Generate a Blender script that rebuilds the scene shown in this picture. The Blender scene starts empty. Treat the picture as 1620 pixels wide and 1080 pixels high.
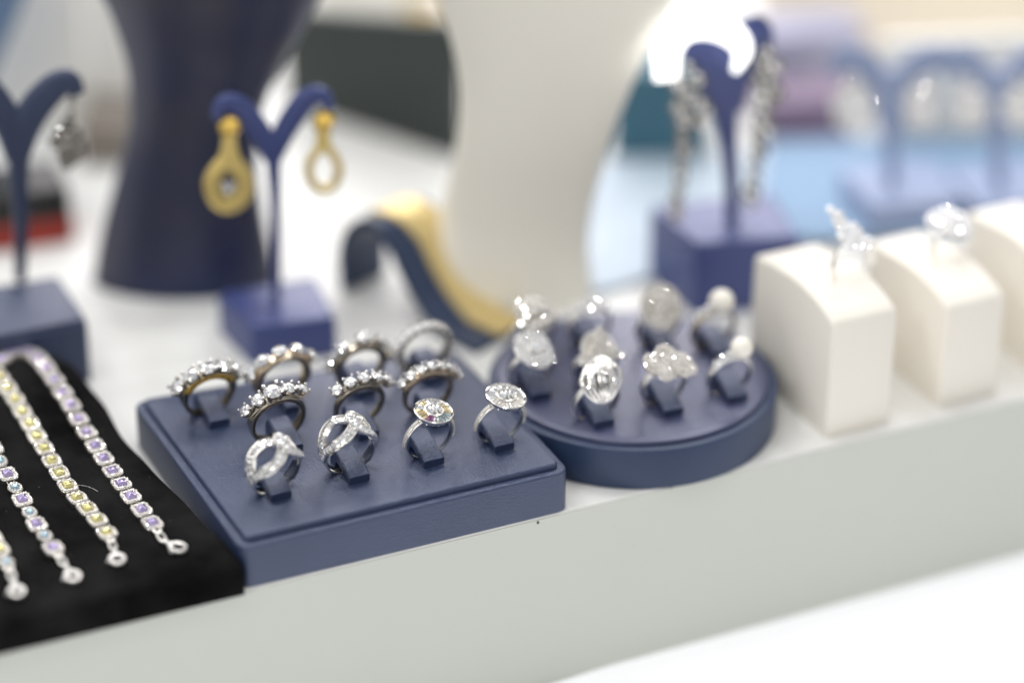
import bpy, bmesh, math, random
from mathutils import Vector, Matrix
random.seed(7)
S = 0.001                     # everything below is written in millimetres
rad = math.radians
sc = bpy.context.scene
C = sc.collection
# ------------------------------------------------------------------ camera
CP = Vector((-283.8818, -825.9118, 567.0815)); PITCH, YAW, ROLL, FPX = 0.4929, 0.4418, 0.0049, 4600.0
_cy, _sy, _cp, _sp = math.cos(YAW), math.sin(YAW), math.cos(PITCH), math.sin(PITCH)
FW = Vector((_sy * _cp, _cy * _cp, -_sp)); _r = Vector((_cy, -_sy, 0)); _u = _r.cross(FW)
RT = _r * math.cos(ROLL) + _u * math.sin(ROLL); UP = -_r * math.sin(ROLL) + _u * math.cos(ROLL)
cam = bpy.data.cameras.new('camera'); camo = bpy.data.objects.new('camera', cam); C.objects.link(camo)
camo.matrix_world = Matrix.Translation(CP * S) @ Matrix((RT, UP, -FW)).transposed().to_4x4()
cam.sensor_width = 36; cam.lens = FPX / 1620 * 36; cam.clip_start = 0.05; cam.clip_end = 50
cam.dof.use_dof = True; cam.dof.focus_distance = 1.067; cam.dof.aperture_fstop = 1.65; cam.dof.aperture_blades = 0
sc.camera = camo
# ------------------------------------------------------------------ world, lamps, exposure
w = bpy.data.worlds.new('World'); sc.world = w; w.use_nodes = True
nt = w.node_tree; bg = nt.nodes['Background']
tc = nt.nodes.new('ShaderNodeTexCoord'); sx = nt.nodes.new('ShaderNodeSeparateXYZ'); cr = nt.nodes.new('ShaderNodeValToRGB')
nt.links.new(tc.outputs['Generated'], sx.inputs[0]); nt.links.new(sx.outputs['Z'], cr.inputs[0]); nt.links.new(cr.outputs[0], bg.inputs[0])
els = cr.color_ramp.elements
els[0].position = 0.0; els[0].color = (.26, .27, .29, 1)
els[1].position = 1.0; els[1].color = (.95, .95, .98, 1)
e = els.new(.2); e.color = (.6, .6, .61, 1)
e = els.new(.45); e.color = (1, .99, .98, 1)
# the shop round the counter: bright and dark patches, brighter on the far side
nz = nt.nodes.new('ShaderNodeTexVoronoi'); nz.inputs['Scale'].default_value = 8.0; nt.links.new(tc.outputs['Generated'], nz.inputs['Vector'])
mr = nt.nodes.new('ShaderNodeMapRange'); nt.links.new(nz.outputs['Color'], mr.inputs[0]); mr.inputs[3].default_value = .08; mr.inputs[4].default_value = 1.92
my = nt.nodes.new('ShaderNodeMapRange'); nt.links.new(sx.outputs['Y'], my.inputs[0]); my.inputs[1].default_value = -.7; my.inputs[2].default_value = .8; my.inputs[3].default_value = .85; my.inputs[4].default_value = 1.4
mm = nt.nodes.new('ShaderNodeMath'); mm.operation = 'MULTIPLY'; nt.links.new(mr.outputs[0], mm.inputs[0]); nt.links.new(my.outputs[0], mm.inputs[1])
m2 = nt.nodes.new('ShaderNodeMath'); m2.operation = 'MULTIPLY'; m2.inputs[1].default_value = 0.68; nt.links.new(mm.outputs[0], m2.inputs[0]); nt.links.new(m2.outputs[0], bg.inputs[1])
def area(name, loc, target, size, power, color=(1, 1, 1), sy=None):
    l = bpy.data.lights.new(name, 'AREA'); l.energy = power; l.color = color; l.size = size
    if sy: l.shape = 'RECTANGLE'; l.size_y = sy
    else: l.shape = 'DISK'
    o = bpy.data.objects.new(name, l); C.objects.link(o); o.location = loc
    o.rotation_euler = (Vector(target) - Vector(loc)).to_track_quat('-Z', 'Y').to_euler(); return o
area('showcase_light_bar', (.25, .75, .95), (.12, .1, 0), 1.3, 2.6, (1, .98, .94), .3)
area('front_fill_light', (-1.3, -1.5, 1.25), (.15, .2, 0), 1.1, 7.5, (1, .97, .92), .8)  # added fill from the front left to brighten upright faces
area('back_sheen_light', (.75, 1.45, .80), (.12, .08, 0), 1.1, 11.0, (1, .95, .97), .7)  # added low at the back for sheen on the tray tops
for i, (x, y, z, p) in enumerate([(-.5, .25, 1.3, 2.1), (.15, .35, 1.5, 2.2), (.75, .2, 1.3, 2.1), (.3, -.5, 1.5, 1.5), (1.0, .8, 1.3, 2.0), (-.2, .9, 1.3, 2.0), (-.75, -.3, 1.1, 1.3)]):
    area('ceiling_spot', (x, y, z), (.12, .1, 0), .07, p, (1, .97, .92) if i % 2 else (.94, .97, 1))
sc.view_settings.view_transform = 'Standard'; sc.view_settings.look = 'None'
sc.view_settings.exposure = 0.12; sc.view_settings.gamma = 1
try: sc.cycles.sample_clamp_indirect = 8; sc.cycles.blur_glossy = .3
except Exception: pass
# ------------------------------------------------------------------ placing helpers (mm)
def ray(px, py): return FW + RT * ((px - 810) / FPX) - UP * ((py - 540) / FPX)
def G(px, py, z=0.0):
    d = ray(px, py); return CP + d * ((z - CP.z) / d.z)
def V(px, py, b, ang):                      # on the upright plane through b running along ang
    d = ray(px, py); n = Vector((-math.sin(ang), math.cos(ang), 0)); b = Vector((b[0], b[1], 0))
    return CP + d * ((b - CP).dot(n) / d.dot(n))
# ------------------------------------------------------------------ materials
def mat(name, col, rough=.5, metal=0., noise=None, bump=None, sheen=0., spec=.5, trans=0., ior=1.45, emit=None, coat=0., sss=0., var=None, specks=None, tint=(1, 1, 1)):
    m = bpy.data.materials.new(name); m.use_nodes = True; n = m.node_tree; p = n.nodes['Principled BSDF']; L = n.links.new
    p.inputs['Base Color'].default_value = (*col, 1); p.inputs['Roughness'].default_value = rough
    p.inputs['Metallic'].default_value = metal; p.inputs['Specular IOR Level'].default_value = spec
    p.inputs['Transmission Weight'].default_value = trans; p.inputs['IOR'].default_value = ior
    p.inputs['Coat Weight'].default_value = coat; p.inputs['Specular Tint'].default_value = (*tint, 1)
    if sss: p.inputs['Subsurface Weight'].default_value = sss; p.inputs['Subsurface Scale'].default_value = .002
    if sheen: p.inputs['Sheen Weight'].default_value = sheen; p.inputs['Sheen Roughness'].default_value = .35; p.inputs['Sheen Tint'].default_value = (.66, .66, 1, 1)
    if emit: p.inputs['Emission Color'].default_value = (*emit[0], 1); p.inputs['Emission Strength'].default_value = emit[1]
    tx = n.nodes.new('ShaderNodeTexCoord')
    last = None
    if var:     # (scale, amount): broad tonal unevenness
        a = n.nodes.new('ShaderNodeTexNoise'); a.inputs['Scale'].default_value = var[0]; a.inputs['Detail'].default_value = 5
        L(tx.outputs['Object'], a.inputs['Vector'])
        r = n.nodes.new('ShaderNodeValToRGB'); k = var[1]
        r.color_ramp.elements[0].position = .35; r.color_ramp.elements[1].position = .65
        r.color_ramp.elements[0].color = (*[c * (1 - k) for c in col], 1); r.color_ramp.elements[1].color = (*[min(1, c * (1 + k)) for c in col], 1)
        if len(var) > 2: r.color_ramp.elements[0].color = (*var[2], 1); r.color_ramp.elements[1].color = (*var[3], 1)
        L(a.outputs['Fac'], r.inputs[0]); L(r.outputs[0], p.inputs['Base Color']); last = r.outputs[0]
    if specks:  # (scale, threshold, colour): dust and lint
        a = n.nodes.new('ShaderNodeTexVoronoi'); a.inputs['Scale'].default_value = specks[0]; L(tx.outputs['Object'], a.inputs['Vector'])
        q = n.nodes.new('ShaderNodeMath'); q.operation = 'LESS_THAN'; q.inputs[1].default_value = specks[1]; L(a.outputs['Distance'], q.inputs[0])
        b = n.nodes.new('ShaderNodeTexNoise'); b.inputs['Scale'].default_value = specks[0] * .23; L(tx.outputs['Object'], b.inputs['Vector'])
        g = n.nodes.new('ShaderNodeMath'); g.operation = 'GREATER_THAN'; g.inputs[1].default_value = specks[3] if len(specks) > 3 else .58; L(b.outputs['Fac'], g.inputs[0])
        h = n.nodes.new('ShaderNodeMath'); h.operation = 'MULTIPLY'; L(q.outputs[0], h.inputs[0]); L(g.outputs[0], h.inputs[1])
        mx = n.nodes.new('ShaderNodeMix'); mx.data_type = 'RGBA'; L(h.outputs[0], mx.inputs[0])
        mx.inputs[6].default_value = (*col, 1)
        if last: L(last, mx.inputs[6])
        mx.inputs[7].default_value = (*specks[2], 1); L(mx.outputs[2], p.inputs['Base Color'])
    if bump:    # (scale, strength, stretch)
        mp = n.nodes.new('ShaderNodeMapping'); L(tx.outputs['Object'], mp.inputs['Vector'])
        hs = []
        for st in ((1, bump[2], 1), (bump[2], 1, 1)):
            mp = n.nodes.new('ShaderNodeMapping'); L(tx.outputs['Object'], mp.inputs['Vector']); mp.inputs['Scale'].default_value = st
            a = n.nodes.new('ShaderNodeTexNoise'); a.inputs['Scale'].default_value = bump[0]; a.inputs['Detail'].default_value = 3
            L(mp.outputs[0], a.inputs['Vector']); hs.append(a.outputs['Fac'])
        ad = n.nodes.new('ShaderNodeMath'); ad.operation = 'ADD'; L(hs[0], ad.inputs[0]); L(hs[1], ad.inputs[1])
        b = n.nodes.new('ShaderNodeBump'); b.inputs['Strength'].default_value = bump[1]; b.inputs['Distance'].default_value = .0003
        L(ad.outputs[0], b.inputs['Height']); L(b.outputs[0], p.inputs['Normal'])
        if last is None and not specks:
            r = n.nodes.new('ShaderNodeMapRange'); r.inputs[1].default_value = .7; r.inputs[2].default_value = 1.3
            r.inputs[3].default_value = max(.05, rough - .12); r.inputs[4].default_value = rough + .14
            L(ad.outputs[0], r.inputs[0]); L(r.outputs[0], p.inputs['Roughness'])
    return m
def gem_mat(name, col, glass=.45, dif=.14):
    m = mat(name, col, .02, 1.0); n = m.node_tree; p = n.nodes['Principled BSDF']; L = n.links.new
    g = n.nodes.new('ShaderNodeBsdfGlass'); g.inputs['Color'].default_value = (*[min(1, c * 1.1 + .05) for c in col], 1); g.inputs['IOR'].default_value = 1.9; g.inputs['Roughness'].default_value = .01
    d = n.nodes.new('ShaderNodeBsdfTranslucent'); d.inputs['Color'].default_value = (*col, 1)
    df = n.nodes.new('ShaderNodeBsdfDiffuse'); df.inputs['Color'].default_value = (*col, 1)
    a = n.nodes.new('ShaderNodeMixShader'); a.inputs[0].default_value = glass; L(p.outputs[0], a.inputs[1]); L(g.outputs[0], a.inputs[2])
    b = n.nodes.new('ShaderNodeMixShader'); b.inputs[0].default_value = dif; L(a.outputs[0], b.inputs[1]); L(df.outputs[0], b.inputs[2])
    L(b.outputs[0], n.nodes['Material Output'].inputs[0]); return m
NAVY = mat('navy_leatherette', (.014, .027, .073), .34, ior=1.82, tint=(.80, .84, 1), bump=(2100, .8, .14), var=(28, .10))
NAVY2 = mat('navy_leatherette_smooth', (.026, .042, .17), .4, ior=1.8, tint=(.8, .84, 1), bump=(1500, .3, .2))
NAVYD = mat('navy_leatherette_dark', (.022, .040, .092), .42, bump=(1500, .35, .18), var=(28, .10))
PLUM = mat('plum_navy_cushion', (.035, .042, .10), .38, ior=1.8, sheen=.2, tint=(.85, .88, 1), bump=(1500, .3, .2), var=(25, .1))
VELVET = mat('black_velvet', (.007, .007, .0068), .95, spec=.08, sheen=.03, specks=(260, .075, (.10, .095, .08), .56), var=(40, .8), bump=(2500, .5, .8))
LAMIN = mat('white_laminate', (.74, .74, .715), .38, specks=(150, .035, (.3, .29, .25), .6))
LAMF = mat('shaded_laminate_front', (.56, .58, .525), .42, specks=(150, .035, (.25, .24, .2), .6), var=(6, .015))  # same white laminate, colour darkened for the shaded front face
SILVER = mat('silver', (.86, .84, .80), .14, 1.)
WSILV = mat('soft_silver', (.92, .90, .86), .28, 1.)
DKSIL = mat('darkened_silver', (.40, .36, .30), .2, 1.)  # silver darkened in the colour for the dark surroundings it reflects
BRONZ = mat('bronze_silver', (.58, .48, .36), .22, 1.)
GOLD = mat('yellow_gold', (.80, .55, .14), .22, 1., bump=(2500, .2, 1.))
GOLDS = mat('satin_gold', (.95, .73, .27), .38, 1., bump=(1800, .35, .3))
FROST = gem_mat('frosted_crystal', (.95, .95, .95), .1, .6)
LINER = mat('gold_washed_silver', (.88, .70, .42), .25, 1.)
DIA = gem_mat('clear_crystal', (.93, .94, .95), .3, .10)
PAVE = gem_mat('pave_crystal', (.84, .81, .76), .15, .34)
PURP = gem_mat('violet_crystal', (.64, .55, .86))
YELL = gem_mat('yellow_crystal', (.92, .84, .42))
BLUE = gem_mat('pale_blue_crystal', (.58, .76, .88))
SMOKY = gem_mat('smoky_crystal', (.30, .29, .28), .2)
PINK = gem_mat('pink_crystal', (.62, .30, .56)); AMBR = gem_mat('amber_crystal', (.85, .74, .48)); AQUA = gem_mat('grey_blue_crystal', (.58, .66, .68))
PEARL = mat('pearl', (.86, .83, .74), .22, spec=.6, coat=.5, sss=.2)
CREAM = mat('cream_leatherette', (.82, .78, .70), .5, bump=(1200, .25, .2))
BUSTN = mat('navy_bust_leatherette', (.035, .036, .078), .3, bump=(900, .3, .3), var=(9, .7, (.050, .048, .064), (.011, .020, .074)))  # brown-grey blotches painted in for reflections on the glossy navy
BUSTW = mat('ivory_bust_linen', (.88, .85, .755), .55, bump=(900, .3, .2))
LINKM = mat('link_silver', (.62, .59, .55), .3, 1.)
HAZYB = mat('far_navy_hazed_leatherette', (.27, .33, .50), .5)  # navy paled in the colour to imitate veiling haze
BLACK = mat('black_plastic', (.012, .012, .012), .35, var=(20, .1))
RED = mat('dark_red_fabric', (.28, .03, .02), .7, var=(60, .2))
SLATE = mat('dark_grey_green_board', (.030, .040, .037), .55, var=(10, .2))
TAUPE = mat('taupe_card', (.24, .21, .18), .6, var=(12, .15))
IVORY = mat('ivory_panel', (.86, .84, .78), .5, var=(5, .03))
TEAL = mat('teal_card', (.045, .14, .20), .5, var=(10, .1))
PALEB = mat('pale_blue_card', (.44, .52, .60), .5, var=(10, .06))
PALEM = mat('light_blue_cloth', (.24, .36, .52), .7, var=(10, .06))
MAROON = mat('maroon_card_hazed', (.26, .19, .28), .6, var=(15, .2))  # maroon paled towards lavender, haze painted into the colour
STEEL = mat('steel_blue_leatherette', (.13, .22, .38), .5, bump=(900, .3, .3))
PEACH = mat('peach_panel', (.74, .67, .56), .6, spec=.1, emit=((1, .88, .70), .18), var=(5, .04))  # small emission added to lift the panel's brightness
GLOW = mat('white_acrylic_added_glow', (.9, .9, .92), .4, emit=((.95, .97, 1), .30))  # emission added so the white shelf reads as overexposed
GLAREM = mat('white_glare', (.9, .9, .9), .4, emit=((1, 1, .97), 1.7))  # glow standing in for a bright reflection on the stand arms
# ------------------------------------------------------------------ mesh building
class MB:
    def __init__(s): s.v = []; s.f = []
    def add(s, vs, fs, M=None):
        o = len(s.v)
        s.v += [(M @ Vector(p)) if M else Vector(p) for p in vs]; s.f += [[i + o for i in f] for f in fs]; return s
    def build(s, name, m, parent=None, flat=False, ang=32, xf=None):
        me = bpy.data.meshes.new(name); me.from_pydata([tuple((xf @ p if xf else p) * S) for p in s.v], [], s.f)
        me.validate(); me.update(); me.materials.append(m)
        b = bmesh.new(); b.from_mesh(me); bmesh.ops.recalc_face_normals(b, faces=b.faces); b.to_mesh(me); b.free()
        if not flat:
            for p in me.polygons: p.use_smooth = True
            me.set_sharp_from_angle(angle=rad(ang))
        o = bpy.data.objects.new(name, me); C.objects.link(o)
        if parent: o.parent = parent
        return o
def rings_to_faces(nr, n, closed_n=True, cap0=True, cap1=True, closed_r=False):
    f = []
    for r in range(nr if closed_r else nr - 1):
        r2 = (r + 1) % nr
        for i in range(n if closed_n else n - 1):
            j = (i + 1) % n; f.append([r * n + i, r * n + j, r2 * n + j, r2 * n + i])
    if not closed_r:
        if cap0: f.append(list(range(n))[::-1])
        if cap1: f.append([(nr - 1) * n + i for i in range(n)])
    return f
def lathe(mb, prof, n=48, M=None, sx=1., sy=1.):
    vs = [(r * math.cos(2 * math.pi * i / n) * sx, r * math.sin(2 * math.pi * i / n) * sy, z) for r, z in prof for i in range(n)]
    return mb.add(vs, rings_to_faces(len(prof), n), M)
def round_poly(pts, r, d, seg=6):
    pts = [Vector(p[:2]) for p in pts]; n = len(pts); out = []
    c = sum(pts, Vector((0, 0))) / n
    # inset edges by d
    L = []
    for i in range(n):
        a, b = pts[i], pts[(i + 1) % n]; t = (b - a).normalized(); nn = Vector((-t.y, t.x))
        if (c - a).dot(nn) < 0: nn = -nn
        L.append((a + nn * d, t))
    P = []
    for i in range(n):
        (a, t), (b, u) = L[i - 1], L[i]; k = (b - a).cross(u) / t.cross(u) if abs(t.cross(u)) > 1e-9 else 0; P.append(a + t * k)
    rr = max(.05, r - d)
    for i in range(n):
        p = P[i]; a = (P[i - 1] - p).normalized(); b = (P[(i + 1) % n] - p).normalized(); th = a.angle(b)
        k = rr / math.tan(th / 2); s, e = p + a * k, p + b * k; cc = p + (a + b).normalized() * (rr / math.sin(th / 2))
        v0, v1 = s - cc, e - cc; tot = math.atan2(v0.x * v1.y - v0.y * v1.x, v0.dot(v1))
        for j in range(seg + 1):
            th2 = tot * j / seg; out.append(cc + Vector((v0.x * math.cos(th2) - v0.y * math.sin(th2), v0.x * math.sin(th2) + v0.y * math.cos(th2))))
    return out
def inset(pts, d):
    pts = [Vector(p[:2]) for p in pts]; n = len(pts); c = sum(pts, Vector((0, 0))) / n; L = []
    for i in range(n):
        a, b = pts[i], pts[(i + 1) % n]; t = (b - a).normalized(); nn = Vector((-t.y, t.x)); nn = nn if (c - a).dot(nn) > 0 else -nn; L.append((a + nn * d, t))
    return [L[i - 1][0] + L[i - 1][1] * ((L[i][0] - L[i - 1][0]).cross(L[i][1]) / L[i - 1][1].cross(L[i][1])) for i in range(n)]
def slab(mb, pts, z0, z1, r=3, fil=1., top=None, bot=.0, seg=6, M=None, crown=0.):
    """rounded polygon prism with filleted top edge"""
    lv = [(bot, z0), (0, z0 + bot)] if bot else [(0, z0)]
    K = 4
    for j in range(K + 1):
        a = math.pi / 2 * j / K; lv.append((fil * (1 - math.cos(a)), z1 - fil + fil * math.sin(a)))
    vs = []; n = None
    for d, z in lv:
        q = round_poly(pts, r, d, seg); n = len(q); vs += [(p.x, p.y, z) for p in q]
    return mb.add(vs, rings_to_faces(len(lv), n), M)
def sweep(mb, path, hw, ht, ref, n=10, k=2., closed=False, M=None):
    """tube along path; hw half width across ref, ht half thickness along ref; k superellipse power"""
    path = [Vector(p) for p in path]; N = len(path); vs = []
    for i, p in enumerate(path):
        a = path[(i - 1) % N] if (closed or i > 0) else p; b = path[(i + 1) % N] if (closed or i < N - 1) else p
        t = (b - a).normalized(); rf = Vector(ref[i] if isinstance(ref, list) else ref)
        nn = (rf - t * rf.dot(t)).normalized(); sd = t.cross(nn)
        w_ = hw[i] if isinstance(hw, (list, tuple)) else hw; h_ = ht[i] if isinstance(ht, (list, tuple)) else ht
        for j in range(n):
            th = 2 * math.pi * (j + .5) / n; c, s_ = math.cos(th), math.sin(th)
            vs.append(p + sd * (w_ * math.copysign(abs(c) ** (2 / k), c)) + nn * (h_ * math.copysign(abs(s_) ** (2 / k), s_)))
    return mb.add(vs, rings_to_faces(N, n, closed_r=closed), M)
def smooth_path(pts, m=5):
    P = [Vector(p) if not isinstance(p, (int, float)) else p for p in pts]; out = []
    for i in range(len(P) - 1):
        a = P[max(0, i - 1)]; b = P[i]; c = P[i + 1]; d = P[min(len(P) - 1, i + 2)]
        for j in range(m):
            t = j / m; out.append(.5 * ((2 * b) + (c - a) * t + (2 * a - 5 * b + 4 * c - d) * t * t + (3 * b - a - 3 * c + d) * t ** 3))
    out.append(P[-1]); return out
def ball(mb, c, r, n=10, sz=1., M=None):
    m = max(4, n // 2 + 1); vs = []
    for i in range(m):
        a = -math.pi / 2 + math.pi * (i + .02) / (m - .96) if 0 < i < m - 1 else (-math.pi / 2 + .05 if i == 0 else math.pi / 2 - .05)
        for j in range(n):
            b = 2 * math.pi * j / n; vs.append((c[0] + r * math.cos(a) * math.cos(b), c[1] + r * math.cos(a) * math.sin(b), c[2] + r * sz * math.sin(a)))
    return mb.add(vs, rings_to_faces(m, n), M)
def box(mb, a, b, M=None):
    x0, y0, z0 = a; x1, y1, z1 = b
    return mb.add([(x0, y0, z0), (x1, y0, z0), (x1, y1, z0), (x0, y1, z0), (x0, y0, z1), (x1, y0, z1), (x1, y1, z1), (x0, y1, z1)],
                  [[0, 3, 2, 1], [4, 5, 6, 7], [0, 1, 5, 4], [1, 2, 6, 5], [2, 3, 7, 6], [3, 0, 4, 7]], M)
def brilliant(mb, r, M=None, n=8, dp=.62, oval=1.):
    """round cut, girdle at z=0, table up"""
    vs = []
    def ringv(rr, z, off, m=n): vs.extend([(rr * math.cos(2 * math.pi * (i + off) / m) * oval, rr * math.sin(2 * math.pi * (i + off) / m), z) for i in range(m)])
    ringv(r * .56, r * .36, 0); ringv(r * .84, r * .2, .5); ringv(r, r * .02, 0, 2 * n); ringv(r, -r * .03, 0, 2 * n); vs.append((0, 0, -r * dp * 1.2))
    ringv(r * .45, -r * .55, .5)
    T, Cc, A, B, cu, Pv = 0, n, 2 * n, 4 * n, 6 * n, 6 * n + 1; tp = len(vs); vs.append((r * random.uniform(-.15, .15), r * random.uniform(-.15, .15), r * .46)); f = [[T + i, T + (i + 1) % n, tp] for i in range(n)]
    for i in range(n):
        j = (i + 1) % n; k = (i - 1) % n
        f.append([T + i, Cc + i, T + j]); f.append([T + j, Cc + i, A + (2 * i + 2) % (2 * n), Cc + j])
        f.append([Cc + i, A + 2 * i, A + 2 * i + 1]); f.append([Cc + i, A + 2 * i + 1, A + (2 * i + 2) % (2 * n)])
        f.append([B + 2 * i, B + (2 * i + 1), Pv + i]); f.append([B + 2 * i + 1, B + (2 * i + 2) % (2 * n), Pv + i]); f.append([B + 2 * i, Pv + i, cu, Pv + k])
    for i in range(2 * n):
        j = (i + 1) % (2 * n); f.append([A + i, B + i, B + j, A + j])
    return mb.add(vs, f, M)
def step_cut(mb, a, b, h, M=None, ch=.28):
    """emerald cut of half sizes a, b"""
    vs = []; lv = [(1, 0), (.8, h * .5), (.52, h * .72)]
    def oct_(k, z):
        x, y, c = a * k, b * k, min(a, b) * ch * k
        vs.extend([(x, -y + c, z), (x, y - c, z), (x - c, y, z), (-x + c, y, z), (-x, y - c, z), (-x, -y + c, z), (-x + c, -y, z), (x - c, -y, z)])
    oct_(.45, -h * .8)
    for k, z in lv: oct_(k, z)
    f = rings_to_faces(4, 8, cap1=False); c = len(vs); vs.append((a * random.uniform(-.2, .2), b * random.uniform(-.2, .2), h * random.uniform(.78, .95)))
    f += [[24 + i, 24 + (i + 1) % 8, c] for i in range(8)]
    return mb.add(vs, f, M)
def frame(p, z, x=None):
    """matrix with local z along z, local x near x"""
    z = Vector(z).normalized(); x = Vector(x if x is not None else (1, 0, 0)); x = (x - z * x.dot(z)).normalized(); y = z.cross(x)
    return Matrix.Translation(Vector(p)) @ Matrix((x, y, z)).transposed().to_4x4()
def thing(name, label, cat, loc=(0, 0, 0), rot=(0, 0, 0), group=None):
    o = bpy.data.objects.new(name, None); C.objects.link(o); o.empty_display_size = .005
    o.location = Vector(loc) * S; o.rotation_euler = rot; o['label'] = label; o['category'] = cat
    if group: o['group'] = group
    return o
def tag(o, label, cat, group=None):
    o['label'] = label; o['category'] = cat
    if group: o['group'] = group
    return o
def struct(o): o['kind'] = 'structure'; return o
def copy_tree(o, parent=None):
    c = o.copy(); C.objects.link(c); c.parent = parent
    for ch in [x for x in bpy.data.objects if x.parent == o]: copy_tree(ch, c)
    return c
# ------------------------------------------------------------------ counter
m = MB(); slab(m, [(-700, 0), (1500, 0), (1500, 1300), (-700, 1300)], -1.0, 0, 1, .5)
struct(m.build('countertop', LAMIN))
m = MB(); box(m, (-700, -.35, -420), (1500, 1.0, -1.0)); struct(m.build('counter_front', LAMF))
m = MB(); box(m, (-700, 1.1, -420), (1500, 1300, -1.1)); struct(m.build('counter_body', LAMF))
a, b = G(840, 1089, -75), G(1660, 826, -75); t = (b - a).normalized(); n = Vector((t.y, -t.x, 0))
m = MB(); P = [a - t * 900, b + t * 900, b + t * 900 + n * 700, a - t * 900 + n * 700]
slab(m, P, -84, -75, 2, 1.5)
tag(m.build('glow_shelf', GLOW), 'bright white shelf surface with added glow below the counter edge, bottom right', 'shelf')
for px, py, r, lb in ((851, 826, .55, 'tiny dark crumb stuck to the pale counter front below the navy trays'), (1062, 771, .4, 'tiny dark crumb on the counter edge under the round tray')):
    m = MB(); p = V(px, py, (0, -.4), 0); ball(m, p, r, 8); tag(m.build('dirt_crumb', BLACK), lb, 'crumb')
# ------------------------------------------------------------------ rectangular ring tray
HT = 17.2
tray = thing('ring_tray', 'rectangular navy leatherette tray holding eleven rings, left of the round tray', 'tray', (0, 0, 0))
TC = [(1.0, -.2), (130.8, -.5), (130.7, 103.5), (.2, 116.5)]
m = MB(); slab(m, TC, 0.02, HT, 5.2, 1.0, bot=.4); m.build('tray_base', NAVY, tray)
PZ = HT + 2.4
m = MB(); slab(m, inset(TC, 3.1), HT - 1, PZ, 2.6, 1.1); m.build('cushion', NAVY, tray)
def clip_mesh(L=17., W=8., z0=3.2, z1=7.4):
    """tongue from its front lip (y=0) up to its root at the back (y=L)"""
    m = MB(); top = [(0.2, z0), (2, z0 + .9), (6, z0 + 2.2), (11, z0 + 3.5), (L - 2, z1 + .1), (L, z1 - .5), (L + 1.5, z1 - 3), (L + 2, 0)]
    top = [(y, z) for y, z in top]; vs = []; K = len(top)
    th = [2.3, 2.7, 2.8, 2.9, 3.2, 4.2, 4.4, 0]
    bl = [(.5, .2), (2.0, .9), (6, 2.2), (11, 3.2), (13.5, 3.2), (14.2, 1.5), (14.4, .3), (14.4, -.3)]
    sec = []
    for (y, z), (yb, zb) in zip(top, bl):
        for x, dz in ((-W / 2 + .5, 0), (W / 2 - .5, 0), (W / 2, -.5), (W / 2, None), (-W / 2, None), (-W / 2, -.5)):
            if dz is None: sec.append((x, yb, zb))
            else: sec.append((x, y, z + dz))
    m.add(sec, rings_to_faces(K, 6)); return m
def add_clip(parent, x, y, z, rz=0., w=8., mt=NAVY, s=1.):
    o = clip_mesh(W=w).build('ring_clip', mt, parent, ang=40); o.location = (x * S, y * S, z * S); o.rotation_euler = (0, 0, rz); o.scale = (s, s, s)
    # slot mouth: a shallow fold in the cushion on either side of the ring
    return o
# ------------------------------------------------------------------ ring builders (ring stands in its xz plane, axis y, z=0 at its lowest point)
RI = 8.6
def band(parent, mt, ro, hw, ri=RI, a0=-180, a1=180, n=72, name='band', zc=None, k=3.):
    """ro(theta) outer radius, hw(theta) half width, theta in degrees from the top"""
    m = MB(); full = (a1 - a0) >= 359.9; path, H, T = [], [], []
    for i in range(n if full else n + 1):
        t = a0 + (a1 - a0) * i / n; a = rad(t); r0 = ri; r1 = ro(t); rm = (r0 + r1) / 2
        path.append((rm * math.sin(a), 0, rm * math.cos(a) + RI + 1.6)); H.append(hw(t)); T.append((r1 - r0) / 2)
    vs = []
    for i, p in enumerate(path):
        d = Vector((p[0], 0, p[2] - RI - 1.6)).normalized(); p = Vector(p)
        for j in range(12):
            th = 2 * math.pi * (j + .5) / 12; c, s_ = math.cos(th), math.sin(th)
            vs.append(p + Vector((0, 1, 0)) * (H[i] * math.copysign(abs(c) ** (2 / k), c)) + d * (T[i] * math.copysign(abs(s_) ** (2 / k), s_)))
    m.add(vs, rings_to_faces(len(path), 12, closed_r=full)); return m.build(name, mt, parent, ang=50)
ZC = RI + 1.6
def arc_pt(Rs, apex, t, y=0):
    """point on the flatter arc that carries the stones"""
    a = rad(t); return Vector((Rs * math.sin(a), y, ZC + apex - Rs + Rs * math.cos(a))), Vector((math.sin(a), 0, math.cos(a)))
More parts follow.
